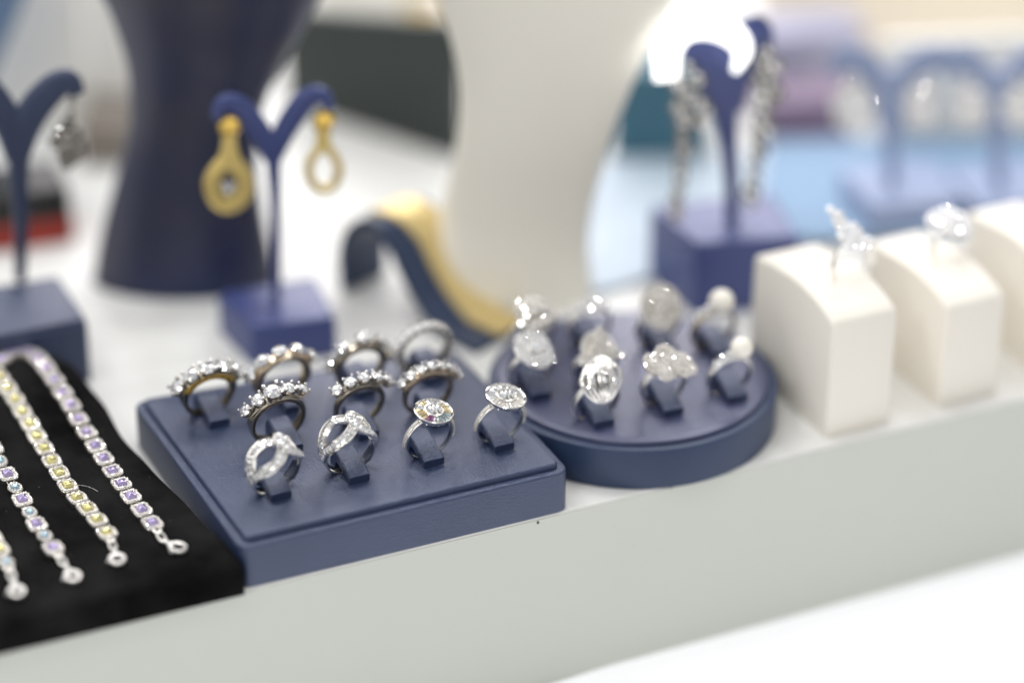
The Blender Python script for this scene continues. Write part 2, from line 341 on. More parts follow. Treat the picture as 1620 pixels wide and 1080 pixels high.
def stone_ring(label, loc, rot, n=5, rs=2.5, Rs=17, apex=12.6, span=46, metal=DKSIL, gallery=None, prongs=True, bw=2.1, shoulder=3.2, stone=DIA, big=None, wide=None, group=None, rtab=None, basket=True):
    t = thing('gemstone_ring', label, 'ring', loc, rot, 'rings on the rectangular tray')
    def ro(th):
        th = abs(th)
        base = RI + 1.5
        if th < 115:
            # distance from ring centre to carrying arc
            a = rad(th); cz = apex - rs * .95 - (Rs - rs * .95) if False else apex - Rs; R2 = Rs - rs * .75
            b_ = math.cos(a) * cz; disc = R2 * R2 - cz * cz + b_ * b_; rr = b_ + math.sqrt(max(0, disc))
            top = min(rr, RI + shoulder); edge = 66 if not wide else 95
            if gallery or wide:
                return max(base, top) if th < edge else max(base, base + (top - base) * max(0, 1 - (th - edge) / 40))
            top = RI + 1.5 + .5 * (1 if th < 60 else max(0, 1 - (th - 60) / 30)); return top
        return base
    bwf = (lambda th: bw * (1 - .25 * min(1, abs(th) / 150))) if not wide else (lambda th: wide * (1 - .45 * min(1, abs(th) / 160)))
    band(t, metal, ro, bwf)
    band(t, LINER, lambda th: RI + .05, lambda th: bwf(th) * .86, ri=RI - .22, name='inner_face')
    if gallery:
        for s in (-1, 1):
            m = MB(); K = 26
            for i in range(K):
                th = -62 + 124 * i / (K - 1); a = rad(th); r0 = RI + .6; r1 = ro(th) - .5
                for q in range(2):
                    rr = r0 + (r1 - r0) * (.28 + .5 * q); p = Vector((rr * math.sin(a), s * (bwf(th) + .05), ZC + rr * math.cos(a)))
                    brilliant(m, .62, frame(p, (math.sin(a + q) * .3, s, .3 * math.cos(3 * th)), (math.cos(a), 0, -math.sin(a))), n=5)
            m.build('pave_gallery', gallery, t, flat=True)
            m = MB(); path = []
            for i in range(30):
                th = -64 + 128 * i / 29; a = rad(th); path.append((RI * 1.02 * math.sin(a), s * (bwf(th) + .1), ZC + RI * 1.02 * math.cos(a)))
            sweep(m, path, .28, .28, (0, 1, 0), 6); m.build('gallery_rail', GOLD, t)
    setting = MB(); tips = MB(); rs *= 1.2; k = 0
    for i in range(n):
        u = (i - (n - 1) / 2) / ((n - 1) / 2) if n > 1 else 0; th = u * span
        r = rs * (rtab[i] if rtab else 1)
        p, d = arc_pt(Rs, apex + (r - rs) * .3, th)
        M = frame(p, d, (math.cos(rad(th)), 0, -math.sin(rad(th)))) @ Matrix.Rotation(random.uniform(0, 1), 4, 'Z')
        m = MB(); brilliant(m, r, M); m.build('stone', stone, t, flat=True)
        M0 = frame(p, d, (math.cos(rad(th)), 0, -math.sin(rad(th))))
        # basket cup under each stone
        if basket:
            lathe(setting, [(r * .5, -r * 1.1), (r * .78, -r * .62), (r * .74, -r * .55), (r * .4, -r * 1.0)], 14, M0)
        for q in range(4):
            aa = rad(45 + 90 * q); px_, py_ = r * math.cos(aa), r * math.sin(aa)
            if prongs:
                sweep(setting, [(px_ * .55, py_ * .55, -r * 1.25), (px_ * .95, py_ * .95, -r * .4), (px_ * 1.06, py_ * 1.06, r * .25)], r * .13, r * .13, (0.3, 1, .2), 6, M=M0)
                ball(tips, (px_ * 1.0, py_ * 1.0, r * .36), max(.42, r * .24), 8, M=M0)
    # rail that joins the baskets
    for s in (-1, 1):
        path = [arc_pt(Rs - rs * 1.05, apex - rs * 1.05, span * 1.12 * (i / 12 - 1), s * bw * .62)[0] for i in range(25)]
        sweep(setting, path, .42, .42, (0, 1, 0), 6)
    path = [arc_pt(Rs - rs * .5, apex - rs * .5, span * 1.12 * (i / 12 - 1), 0)[0] for i in range(25)]
    setting.build('setting', metal, t, ang=45)
    if tips.v: tips.build('claw_tips', SILVER, t)
    return t
def eternity_ring(label, loc, rot, metal=DKSIL, rs=1.85, n=17, group=None):
    t = thing('gemstone_ring', label, 'ring', loc, rot, 'rings on the rectangular tray')
    band(t, metal, lambda th: RI + 1.3, lambda th: 1.2); se = MB()
    for i in range(n):
        th = -145 + 290 * i / (n - 1); a = rad(th); d = Vector((math.sin(a), 0, math.cos(a))); p = Vector((0, 0, ZC)) + d * (RI + 2.3)
        M = frame(p, d, (math.cos(a), 0, -math.sin(a))); m = MB(); brilliant(m, rs, M, n=6); m.build('stone', FROST, t, flat=True)
        for sx_ in (-1, 1):
            for sy_ in (-1, 1): ball(se, (sx_ * rs * .8, sy_ * rs * .8, rs * .3), .5, 6, M=M)
        lathe(se, [(rs * .6, -rs * .9), (rs * .9, -rs * .2), (rs * .8, -rs * .2), (rs * .5, -rs * .9)], 10, M)
    se.build('setting', metal, t); return t
def halo_ring(label, loc, rot, cols, metal=SILVER, r=6.9, centre=DIA):
    t = thing('halo_ring', label, 'ring', loc, rot, 'rings on the rectangular tray')
    band(t, metal, lambda th: RI + 1.2, lambda th: .95)
    m = MB()
    for s in (-1, 1):
        for i in range(11):
            th = s * (38 + 6.2 * i); a = rad(th); d = Vector((math.sin(a), 0, math.cos(a)))
            brilliant(m, .95, frame(Vector((0, 0, ZC)) + d * (RI + 1.6), d, (0, 1, 0)), n=5)
    m.build('shoulder_stones', PAVE, t, flat=True)
    z = ZC + RI + 2.6; Mh = Matrix.Translation((0, 0, z))
    m = MB(); lathe(m, [(r * .55, -2.9), (r * .62, -2.9), (r * .95, -1.0), (r * 1.03, -.2), (r * 1.05, .7), (r * .99, .95), (r * .92, .6), (r * .90, 0), (r * .5, -.6)], 48, Mh)
    for i in range(18):
        a = 2 * math.pi * i / 18; sweep(m, [(r * .45 * math.cos(a), r * .45 * math.sin(a), -3.1), (r * .9 * math.cos(a), r * .9 * math.sin(a), -1.2)], .3, .3, (0, 0, 1), 5, M=Mh)
    m.build('bezel', metal, t, ang=40)
    N = 24
    by = {}
    for i in range(N):
        a0 = 2 * math.pi * (i + .06) / N; a1 = 2 * math.pi * (i + .94) / N; mt = cols[int(i * len(cols) / N) % len(cols)]
        r0, r1 = r * .5, r * .91; zz = .25; tl = random.uniform(-.07, .07)
        vs = [(r0 * math.cos(a0), r0 * math.sin(a0), .75 + tl), (r0 * math.cos(a1), r0 * math.sin(a1), .75 - tl), (r1 * math.cos(a1), r1 * math.sin(a1), .5 - tl), (r1 * math.cos(a0), r1 * math.sin(a0), .5 + tl)]
        vs += [(x, y, -.4) for x, y, _ in vs]; am = (a0 + a1) / 2; rm = (r0 + r1) / 2
        vs.append((rm * math.cos(am), rm * math.sin(am), 1.0))
        by.setdefault(mt.name, (mt, MB()))[1].add(vs, [[0, 1, 8], [1, 2, 8], [2, 3, 8], [3, 0, 8], [0, 4, 5, 1], [1, 5, 6, 2], [2, 6, 7, 3], [3, 7, 4, 0], [4, 7, 6, 5]], Mh)
    for mt, mb_ in by.values(): mb_.build('baguette_stones', mt, t, flat=True)
    m = MB(); lathe(m, [(r * .3, -.3), (r * .5, .4), (r * .52, 1.3), (r * .45, 1.45), (r * .4, 1.0)], 30, Mh); m.build('centre_rim', metal, t)
    for j, (x, y) in enumerate([(-r * .24, 0), (0, 0), (r * .24, 0)]):
        m = MB(); brilliant(m, r * .33, Mh @ Matrix.Translation((x, 0, 1.45 + .25 * (j == 1))), n=6, oval=.42); m.build('centre_stone', centre, t, flat=True)
    return t
def strand(t, pts, up, hwid=1.9, metal=SILVER, cnt=16, name='strand'):
    """channel of baguettes along a path"""
    path = smooth_path(pts, 6); ups = smooth_path(up, 6)
    ups = [u.normalized() for u in ups]
    m = MB(); sweep(m, path, hwid, .75, ups, 10, k=4.)
    for s in (-1, 1):
        rp = []
        for i, p in enumerate(path):
            a = path[max(0, i - 1)]; b = path[min(len(path) - 1, i + 1)]; tt = (b - a).normalized(); sd = tt.cross(ups[i]).normalized(); rp.append(p + sd * (s * hwid * .9) + ups[i] * .8)
        sweep(m, rp, .28, .3, ups, 6)
    o = m.build(name, metal, t, ang=45)
    g = MB(); L = len(path)
    for q in range(cnt):
        x = (q + .5) / cnt * (L - 1); i = int(x); p = path[i].lerp(path[min(L - 1, i + 1)], x - i)
        a = path[max(0, i - 1)]; b = path[min(L - 1, i + 1)]; tt = (b - a).normalized(); u = ups[i]
        tl = (b - a).length * 0; ln = sum((path[k + 1] - path[k]).length for k in range(L - 1)) / cnt
        un = (u + tt * random.uniform(-.28, .28) + tt.cross(u) * random.uniform(-.15, .15)).normalized()
        step_cut(g, ln * .43, hwid * .72, .65, frame(p + u * .72, un, tt), ch=.1)
    g.build('baguette_stones', DIA, o, flat=True)
def knot_ring(label, loc, rot, closed_knot, rz=0):
    t = thing('knot_ring', label, 'ring', loc, rot, 'rings on the rectangular tray')
    band(t, SILVER, lambda th: RI + 1.5, lambda th: 2.4 if abs(th) < 130 else 2.0, a0=62, a1=298, n=60)
    def P(th, r, y): a = rad(th); return Vector((r * math.sin(a), y, ZC + r * math.cos(a)))
    def U(th, y=0): a = rad(th); return Vector((math.sin(a), y, math.cos(a)))
    R0 = RI + .9
    strand(t, [P(-92, R0, 0), P(-68, R0 + .2, -1.2), P(-42, R0 + .9, -4.0), P(-16, R0 + 1.5, -4.6), P(6, R0 + 2.6, -1.8), P(22, R0 + 3.1, 2.0), P(30, R0 + 2.0, 4.6)], [U(-92), U(-68, -.1), U(-42, -.3), U(-16, -.35), U(6, -.1), U(22, .1), U(30, .4)], cnt=17)
    strand(t, [P(-88, R0 - .1, 1), P(-66, R0 + .4, 2.0), P(-42, R0 + 1.1, 4.2), P(-16, R0 + 2.2, 4.4), P(4, R0 + 2.4, 2.4), P(18, R0 + 1.4, -1.0)], [U(-88), U(-66, .1), U(-42, .2), U(-16, .1), U(4, 0), U(18, -.2)], cnt=15)
    strand(t, [P(92, R0, 0), P(70, R0 + .3, -.8), P(50, R0 + 1.2, -3.2), P(30, R0 + 2.1, -4.4), P(12, R0 + 3.2, -3.4), P(4, R0 + 4.2, .2), P(10, R0 + 4.0, 3.4), P(28, R0 + 2.2, 4.6), P(52, R0 + 1.0, 3.0), P(80, R0, .8)], [U(92), U(70, -.1), U(50, -.2), U(30, -.3), U(12, -.2), U(4, 0), U(10, .2), U(28, .3), U(52, .2), U(80)], cnt=22, hwid=1.6)
    m = MB(); box(m, (-1, -1, -.2), (1, 1, .5)) if False else None
    return t
GR = 'rings on the rectangular tray'
CL = [(23.0, 79.6), (52.9, 78.0), (82.4, 77.9), (111.2, 76.9), (41.0, 50.0), (70.5, 47.5), (99.2, 45.2), (24.8, 20.5), (55.1, 19.7), (84.5, 19.0), (112.7, 18.1)]
for x, y in CL: add_clip(tray, x, y, PZ - .05)
def rl(i, dx=0, dy=12.0, dz=-1.4): return (CL[i][0] + dx, CL[i][1] + dy, PZ + dz)
TL = rad(12)
def rr(rz=0, t=12, ry=0): return (rad(t), rad(ry), rad(rz))
stone_ring('ring with five large clear stones above a gold gallery, at the left rear tray corner', rl(0, dy=13.5), rr(2, 12, -3), rs=2.65, span=45, gallery=GOLD, shoulder=3.4)
stone_ring('broad bronze-toned ring with five stones, second from left in the back row', rl(1, dy=13.5), rr(4, 8, -5), rs=2.35, Rs=15, apex=12.3, span=56, metal=BRONZ, wide=2.9, shoulder=2.6, prongs=False)
stone_ring('ring with five spaced bright stones, third in the back row', rl(2, dy=10.5), rr(2, 10, 2), rs=2.15, Rs=13.2, apex=13.2, span=76, metal=DKSIL)
eternity_ring('eternity ring closely lined with small round stones, at the right rear corner', rl(3, dy=14.5), rr(0, 10))
stone_ring('ring with graduated stones, the middle one largest, leftmost of the middle row', rl(4, dy=14), rr(0, 14, -10), rs=2.1, Rs=17, apex=13.0, span=38, metal=DKSIL, rtab=[.85, 1.0, 1.3, 1.0, .85])
stone_ring('slim ring with five stones in tall claws, behind the twisted baguette ring', rl(5, dy=14), rr(3, 14, 3), rs=2.0, Rs=17, apex=13.6, span=38, metal=DKSIL, bw=1.3)
stone_ring('bronze-toned ring with seven small stones, behind the multicoloured halo ring', rl(6, dx=-1.5, dy=14), rr(2, 12, 3), n=7, rs=1.75, Rs=14.5, apex=12.6, span=52, metal=BRONZ, bw=1.5)
knot_ring('looped baguette ring in the front left corner of the tray', rl(7, dy=10), (rad(18), rad(-4), rad(14)), False)
knot_ring('twisted knot ring set with baguettes, second from left in the front row', rl(8, dy=12), (rad(12), rad(-3), rad(2)), True)
halo_ring('halo ring edged with pink, amber and blue baguettes', rl(9, dy=9.5), rr(6, 12, 4), [AMBR, DIA, DIA, AMBR, DIA, AMBR, AMBR, PINK, DIA, AQUA, AQUA, AMBR])
halo_ring('round halo ring with all-clear baguettes, at the right end of the front row', rl(10, dy=9.5), rr(4, 12, 6), [DIA, PAVE], r=7.2)
for o in C.objects:
    if o.get('group') == GR:
        k = 1.12 if 'graduated' in o['label'] else 1.08 if 'broad' in o['label'] else 1.03; o.scale = (k, k, k)
# ------------------------------------------------------------------ round tray
DX, DY, DR = 184.1, 53.1, 56.6
rt_ = thing('round_ring_tray', 'round navy tray with a plum cushion and nine showy rings', 'tray', (DX, DY, 0))
m = MB(); lathe(m, [(DR - .6, .02), (DR, .6), (DR, 15.8), (DR - .3, 16.7), (DR - 1.2, 17.1), (DR - 3.2, 17.1), (DR - 3.4, 15)], 128); m.build('tray_base', NAVYD, rt_)
m = MB(); lathe(m, [(DR - 3.6, 15), (DR - 3.6, 17.6), (DR - 4.0, 18.5), (DR - 5.2, 19.0), (DR - 8, 19.1)], 128); m.build('cushion', PLUM, rt_)
DZ = 19.1
D9 = [(857, 630), (957, 673), (1067, 655), (1168, 633), (955, 618), (858, 572), (948, 560), (1057, 560), (1145, 565)]
dp = []
for i, (px, py) in enumerate(D9):
    p = G(px, py, DZ + 1); dp.append(p); o = add_clip(rt_, p.x - DX, p.y - DY, DZ - .05, rad(-4), 8.)
GD = 'rings on the round tray'
def show_ring(label, i, build, rz=0, t=14, dz=-.8, metal=WSILV, dy=12.):
    if i in (1, 3, 4): dz, dy = -2.2, 10.5
    p = dp[i]; o = thing('dress_ring', label, 'ring', (p.x, p.y + dy, DZ + dz), (rad(t), 0, rad(rz)), GD)
    band(o, metal, lambda th: RI + 1.3, lambda th: 1.3, n=48); build(o); return o
ZT = ZC + RI + 1.3
def cluster(pts, name='stone_cluster', mt=DIA, n=6, tilt=.25, base=None, lean=(0, 0, 0)):
    def f(o):
        R = Matrix.Translation((0, 0, ZT)) @ Matrix.Rotation(rad(lean[0]), 4, 'X') @ Matrix.Rotation(rad(lean[1]), 4, 'Y')
        m = MB()
        for x, y, z, r in pts: brilliant(m, r, R @ frame((x, y, z), (random.uniform(-tilt, tilt), random.uniform(-tilt, tilt), 1)), n=n)
        m.build(name, mt, o, flat=True)
        if base:
            b = MB()
            for a in base: lathe(b, [(a[3] * .5, a[2] - 1.8), (a[3], a[2] - .7), (a[3] * 1.02, a[2] - .2), (a[3] * .9, a[2] - .1)], 28, R @ Matrix.Translation((a[0], a[1], 0)), sx=a[4] if len(a) > 4 else 1)
            b.build('setting', WSILV, o)
    return f
def ringpts(R, n, z, r, off=0, ox=0, oy=0): return [(ox + R * math.cos(2 * math.pi * (i + off) / n), oy + R * math.sin(2 * math.pi * (i + off) / n), z, r) for i in range(n)]
def sq(R, n, z, r):
    out = []
    for i in range(n):
        t = i / n * 4; k = int(t); u = (t - k) * 2 - 1; x, y = [(u, -1), (1, u), (-u, 1), (-1, -u)][k]; q = 1 - .12 * (abs(u) ** 4); out.append((x * R * q, y * R * q, z, r))
    return out
show_ring('square halo ring with a large centre stone, at the round tray left edge', 0, cluster([(0, 0, 2.2, 2.6)] + sq(4.4, 16, 1.3, 1.0) + sq(6.7, 24, .8, .95), base=[(0, 0, 0, 8.3)], lean=(18, 12, 0)))
def leaf_ring(o):
    R_ = Matrix.Translation((0, 0, ZT)) @ Matrix.Rotation(rad(34), 4, 'X') @ Matrix.Rotation(rad(-8), 4, 'Y')
    for k in range(8):
        u = (k - 3.5) / 3.5; m = MB(); P = [(u * 3, -8.5 + abs(u), -1.5), (u * 5.8, -4.5, 1.6 - abs(u)), (u * 7.2 + (k % 2), .5, 3.6 - 1.6 * abs(u)), (u * 5.5 + 1.2, 5.2, 2.8 - abs(u)), (u * 2 + 2, 9.0, 0)]
        P = smooth_path([Vector(p) for p in P], 5); n_ = len(P); sweep(m, P, [.3 + .75 * math.sin(math.pi * i / (n_ - 1)) for i in range(n_)], .5, (u * .5, 0, 1), 8, M=R_); m.build('leaf', SILVER, o)
    cluster([(-5 + i * 2.1, -2 + (i * 37 % 5) * 1.3, 3.6 - abs(i - 2.5) * .4, 1.3) for i in range(6)], mt=DIA, tilt=.5, lean=(30, -8, 0))(o)
    m = MB(); lathe(m, [(3, -2), (5.2, -.8), (5.6, .2), (3, .8)], 24, R_, sx=1., sy=1.25); m.build('setting', DKSIL, o)
show_ring('bulky openwork leaf ring of woven silver bands, nearest the front of the round tray', 1, leaf_ring)
fl = []
for cx, cy, R_ in ((-7.5, 1.5, 3.2), (0, 2.4, 5), (7, -1.0, 4.2), (-3, -3, 3), (10, -3.0, 2)):
    fl += ringpts(R_, int(R_ * 3.6), 1.0, .95, 0, cx, cy) + ringpts(R_ * .5, 6, 1.3, .95, .5, cx, cy) + [(cx, cy, 1.6, 1)]
show_ring('wavy cloud-shaped pave ring, right of the leaf ring', 2, cluster(fl, mt=PAVE, base=[(-6, 1, 0, 4.5), (1, 1, .05, 6.5), (7, -1, 0, 5.0)], lean=(32, 14, 0)))
def pearl(o, px_=3.5, r=4.6):
    m = MB(); ball(m, (px_, 0, ZT + r * .8), r, 32); m.build('pearl', PEARL, o)
    m = MB(); lathe(m, [(1, -.6), (r * .7, .3), (r * .66, .8), (r * .5, .4)], 20, Matrix.Translation((px_, 0, ZT))); m.build('setting', WSILV, o)
    m = MB(); [brilliant(m, g, frame((px_ - r - dx, 0, ZT + h), (-.4, -.3, 1)), n=6) for dx, h, g in ((.2, 1.2, 1.9), (3.2, .3, 1.7), (5.8, -1.4, 1.4))]; m.build('accent_stones', DIA, o, flat=True)
show_ring('slim ring with a creamy pearl and side stones, nearest the round tray right edge', 3, lambda o: pearl(o, 3.2, 4.4), metal=SILVER)
tri = [(-9 + 18 * i / 9 + j * .9 * (1 - 2 * i / 9), -5 + j * 2.2, 1.5 + j * .7, 1.25) for j in range(6) for i in range(10) if abs(-9 + 18 * i / 9) < 10 - j * 1.7]
show_ring('pointed dome ring paved with small stones, rising behind the leaf ring', 4, cluster(tri, mt=PAVE, base=[(0, -1, 0, 7.5)], lean=(38, 5, 0)))
show_ring('tall cluster ring of big round stones, at the left rear of the round tray', 5, cluster(ringpts(4.6, 7, 1.4, 2.3) + [(0, 0, 3, 2.5), (7, -3, -1.5, 1.8)] + ringpts(7, 13, 0, 1.4), mt=PAVE, tilt=.6, base=[(0, 0, 0, 7)], lean=(28, -8, 0)))
show_ring('low silver ring with a bow of small stones, second in the rear row', 6, cluster([(-5, 0, .5, 2.2), (-2, 1, 1.2, 1.8), (1.5, 1, 1.2, 1.8), (5, 0, .3, 2.3), (0, -2, .8, 1.5)], base=[(-4, 0, 0, 3), (4, 0, 0, 3)], lean=(15, 6, 0)))
show_ring('large round openwork flower ring, third in the rear row', 7, cluster(ringpts(8.2, 26, 1.0, 1.05) + ringpts(4.2, 8, 1.4, 1.7) + [(0, 0, 2, 1.9)], mt=PAVE, base=[(0, 0, 0, 9.2)], lean=(48, 6, 0)))
show_ring('ring with a pinkish pearl on a gold-toned mount, furthest right in the rear row', 8, lambda o: pearl(o, 1.5, 5.0), metal=BRONZ)
# ------------------------------------------------------------------ black velvet pad and bracelets
PROF = [(-3.2, 0), (-3.2, 8), (-2.6, 10.6), (-.8, 12), (3, 12.4), (40, 12.4), (70, 13), (100, 14.5), (130, 17.5), (150, 20.5), (160, 21), (165, 20), (167.8, 16), (168.4, 0)]
def pz(y):
    for (a, za), (b, zb) in zip(PROF[2:], PROF[3:]):
        if y <= b: return za + (zb - za) * max(0, (y - a)) / (b - a)
    return 0
def pad_edge(y):
    E_ = [(-4, 1.0), (0, 1.6), (43, -2.9), (90, -9), (118, -9.2), (145, -11.5), (155, -14), (162, -19), (168, -26)]
    for (a, xa), (b, xb) in zip(E_, E_[1:]):
        if y <= b: return xa + (xb - xa) * (y - a) / (b - a)
    return E_[-1][1]
def on_pad(px, py, up=1.6):
    z = 14.
    for _ in range(40):
        p = G(px, py, z + up); z = .6 * z + .4 * pz(min(166, p.y))
    return G(px, py, z + up)
m = MB(); xs = 26; pr = []
yz = []
for i in range(len(PROF) - 1):
    (y0, z0), (y1, z1) = PROF[i], PROF[i + 1]; k = max(1, int(abs(y1 - y0) / 6))
    for j in range(k): yz.append((y0 + (y1 - y0) * j / k, z0 + (z1 - z0) * j / k))
yz.append(PROF[-1]); vs = []
for y, z in yz:
    e_ = pad_edge(max(-4, y))
    for q, (dx, dz) in enumerate([(0, None), (0, -2.0), (-.5, -.6), (-1.8, 0), (-40, 0), (-80, 0), (-130, 0), (-190, 0)]):
        wob = .35 * math.sin(y * .11 + dx * .07) + .25 * math.sin(dx * .19 + y * .05); vs.append((e_ + dx + .3 * math.sin(y * .17), y + (.5 * math.sin(dx * .09) if z > 3 and y < 5 else 0), 0 if dz is None else max(0, z + dz + (wob if z > 6 else 0))))
m.add(vs, rings_to_faces(len(yz), 8, closed_n=False, cap0=False, cap1=False))
tag(m.build('velvet_pad', VELVET, ang=60), 'black velvet display pad under the row of crystal bracelets', 'display pad')
m = MB(); P = [on_pad(x, y, .5) for x, y in ((122, 767), (134, 768), (146, 772), (155, 777))]; sweep(m, smooth_path(P, 4), .05, .05, (0, 0, 1), 4)
tag(m.build('lint_fibre', WSILV), 'thin pale curl of lint lying on the black velvet', 'lint')
def link_proto(kind, col):
    root = bpy.data.objects.new('x', None)
    f = MB()
    if kind == 'sq':
        o = [(-3.15, -2.6), (3.15, -2.6), (3.15, 2.6), (-3.15, 2.6)]; slab(f, o, -1.5, .3, 1.3, .35)
    else: lathe(f, [(2.3, -1.5), (2.55, -1.2), (2.6, 0), (2.3, .3)], 20)
    for x in (-1.2, 1.2): sweep(f, [(x, -3.1, -.7), (x, 3.1, -.7)], .35, .35, (0, 0, 1), 6)
    fo = f.build('link', LINKM, ang=40)
    h = MB()
    if kind == 'sq':
        q = round_poly([(-3.15, -2.6), (3.15, -2.6), (3.15, 2.6), (-3.15, 2.6)], 1.3, .55, 3); per = []
        L = [(q[(i + 1) % len(q)] - q[i]).length for i in range(len(q))]; T = sum(L); N = 20
        for k in range(N):
            d = T * k / N; i = 0
            while d > L[i]: d -= L[i]; i += 1
            per.append(q[i].lerp(q[(i + 1) % len(q)], d / L[i]))
        for p in per: brilliant(h, .52, frame((p.x, p.y, .45), (random.uniform(-.6, .6), random.uniform(-.6, .6), 1)), n=5)
    else:
        for x, y, z, r in ringpts(2.0, 13, .42, .48): brilliant(h, r, frame((x, y, z), (random.uniform(-.3, .3), random.uniform(-.3, .3), 1)), n=5)
    ho = h.build('pave_border', PAVE, fo, flat=True)
    g = MB()
    if kind == 'sq': step_cut(g, 1.75, 1.3, 1.2, Matrix.Translation((0, 0, .5)))
    else: brilliant(g, 1.45, Matrix.Translation((0, 0, .6)))
    g.build('coloured_stone', col, fo, flat=True); return fo
LP = {('sq', 'p'): link_proto('sq', PURP), ('sq', 'y'): link_proto('sq', YELL), ('ro', 'b'): link_proto('ro', BLUE)}
def bracelet(label, pts, kinds, clasp):
    P = [on_pad(*p) for p in pts]; root = thing('tennis_bracelet', label, 'bracelet', tuple(P[-1]), group='crystal bracelets on the velvet pad')
    off = Vector(P[-1])
    for i, p in enumerate(P):
        a = P[max(0, i - 1)]; b = P[min(len(P) - 1, i + 1)]; t = (b - a).normalized()
        s_ = Vector((-1, 0, 0)); s_ = (s_ - t * s_.dot(t)).normalized(); up = t.cross(s_).normalized()
        if up.z < 0: up = -up
        up = (up + Vector((random.uniform(-.07, .07), random.uniform(-.07, .07), 0))).normalized()
        k = kinds[i % len(kinds)]; c = copy_tree(LP[('ro', 'b') if k == 'b' else ('sq', k)], root)
        y = -t; y = (y - up * y.dot(up)).normalized(); x = y.cross(up)
        c.matrix_local = Matrix.Translation((p - off) * S) @ Matrix((x, y, up)).transposed().to_4x4() @ Matrix.Diagonal((1.1, 1.55 if k != 'b' else 1.4, 1.1, 1))
    q = [on_pad(*p, up=1.0) for p in clasp]; m = MB()
    for (a, b) in zip([P[-1] + (q[0] - P[-1]) * .4] + q[:-1], q):     # chain loops
        c = (a + b) / 2; d = (b - a); l = d.length
        if a is q[-2] if len(q) > 1 else False: break
        up = Vector((0, 0, 1)); sd = d.normalized().cross(up)
        for side in (0,):
            loop = [c + d.normalized() * (l * .62 * math.cos(u)) + sd * (1.25 * math.sin(u)) for u in [2 * math.pi * k / 14 for k in range(14)]]
            sweep(m, [x - off for x in loop], .5, .5, (0, 0, 1), 7, closed=True)
    m.build('chain', WSILV, root)
    m = MB(); a, b = q[-2], q[-1]; d = (b - a).normalized(); up = Vector((0, 0, 1)); sd = d.cross(up); c = b - d * .5
    loop = [c + d * (3.2 * math.cos(u)) + sd * (2.5 * math.sin(u)) for u in [2 * math.pi * k / 20 for k in range(20)]]
    sweep(m, [x - off + Vector((0, 0, .4)) for x in loop], [.75 + .35 * max(0, -math.cos(2 * math.pi * k / 20)) for k in range(20)], .9, (0, 0, 1), 8, closed=True)
    sweep(m, [a - off, a.lerp(c - d * 3, .6) - off, c - d * 2.6 - off + Vector((0, 0, .4))], [.9, 1.1, 1.5], [.8, .9, 1.0], (0, 0, 1), 8)
    sweep(m, [c + sd * 2.4 + d * 1 - off, c + sd * 3.6 - d * .2 - off], .5, .6, (0, 0, 1), 6)
    m.build('clasp', WSILV, root, ang=50); return root
bracelet('violet crystal bracelet, the one lying nearest the navy ring tray', [(-14, 580), (2, 570), (17, 560), (32, 556), (46, 558), (60, 567), (73, 582), (86, 601), (99, 621), (112, 641), (124, 663), (137, 684), (151, 705), (164, 725), (178, 745), (192, 765), (207, 785), (224, 806), (241, 827)], 'p', [(251, 842), (259, 855), (283, 868)])
bracelet('yellow crystal bracelet, next to the violet one', [(-12, 578), (0, 597), (12, 614), (24, 632), (35, 651), (47, 670), (58, 690), (70, 709), (82, 729), (94, 748), (107, 768), (122, 787), (138, 804), (154, 822), (169, 842)], 'y', [(176, 856), (180, 868), (186, 887)])
bracelet('bracelet of alternating violet and pale blue crystals', [(-22, 690), (-11, 709), (0, 729), (12, 750), (24, 771), (35, 790), (47, 810), (58, 829), (71, 847), (84, 866)], 'bp', [(94, 880), (102, 893), (116, 914)])
bracelet('bracelet at the photo left edge, ending in a pale blue stone', [(-22, 830), (-12, 850), (-1, 869), (10, 889)], 'yyyb', [(16, 902), (20, 916), (27, 938)])
for o in LP.values():
    for ch in list(o.children): bpy.data.objects.remove(ch)
    bpy.data.objects.remove(o)
# ------------------------------------------------------------------ earring stands
def Y_stand(label, quad, zt, pole, arms, ang, th=2.2, mt=NAVY2, fil=2.0, name='earring_stand'):
    c = sum((Vector((*p[:2], 0)) for p in quad), Vector()) / len(quad); t = thing(name, label, 'earring stand', tuple(c), group='blue earring stands')
    X = Matrix.Translation(-c)
    m = MB(); slab(m, quad, .02, zt - 2.2, 2.5, 1.0); m.build('block', mt, t, xf=X)
    m = MB(); slab(m, inset(quad, .6), zt - 2.3, zt, 2.5, .9); m.build('block_top', mt, t, xf=X)
    pb = V(pole[0][0], pole[0][1], G(pole[0][0], pole[0][1], zt), ang); nrm = (-math.sin(ang), math.cos(ang), 0)
    sc_ = lambda p: (p - CP).dot(FW) / FPX
    m = MB(); P = [V(a, b, pb, ang) for a, b, w_ in pole]; W_ = [w_ * sc_(p) for p, (a, b, w_) in zip(P, pole)]
    P[0].z = zt - .5; PP = smooth_path(P, 5); WW = smooth_path(W_, 5); sweep(m, PP, WW, [th] * len(PP), nrm, 14, k=2.6); m.build('pole', mt, t, xf=X)
    for arm in arms:
        m = MB(); P = [V(a, b, pb, ang) for a, b, w_ in arm]; W_ = [w_ * 1.3 * sc_(p) for p, (a, b, w_) in zip(P, arm)]
        PP = smooth_path(P, 6); WW = smooth_path(W_, 6); sweep(m, PP, WW, [th * (1.0 + .02 * k / len(PP)) for k in range(len(PP))], nrm, 16, k=2.8); m.build('arm', mt, t, xf=X)
    return t, pb
A1 = rad(-12)
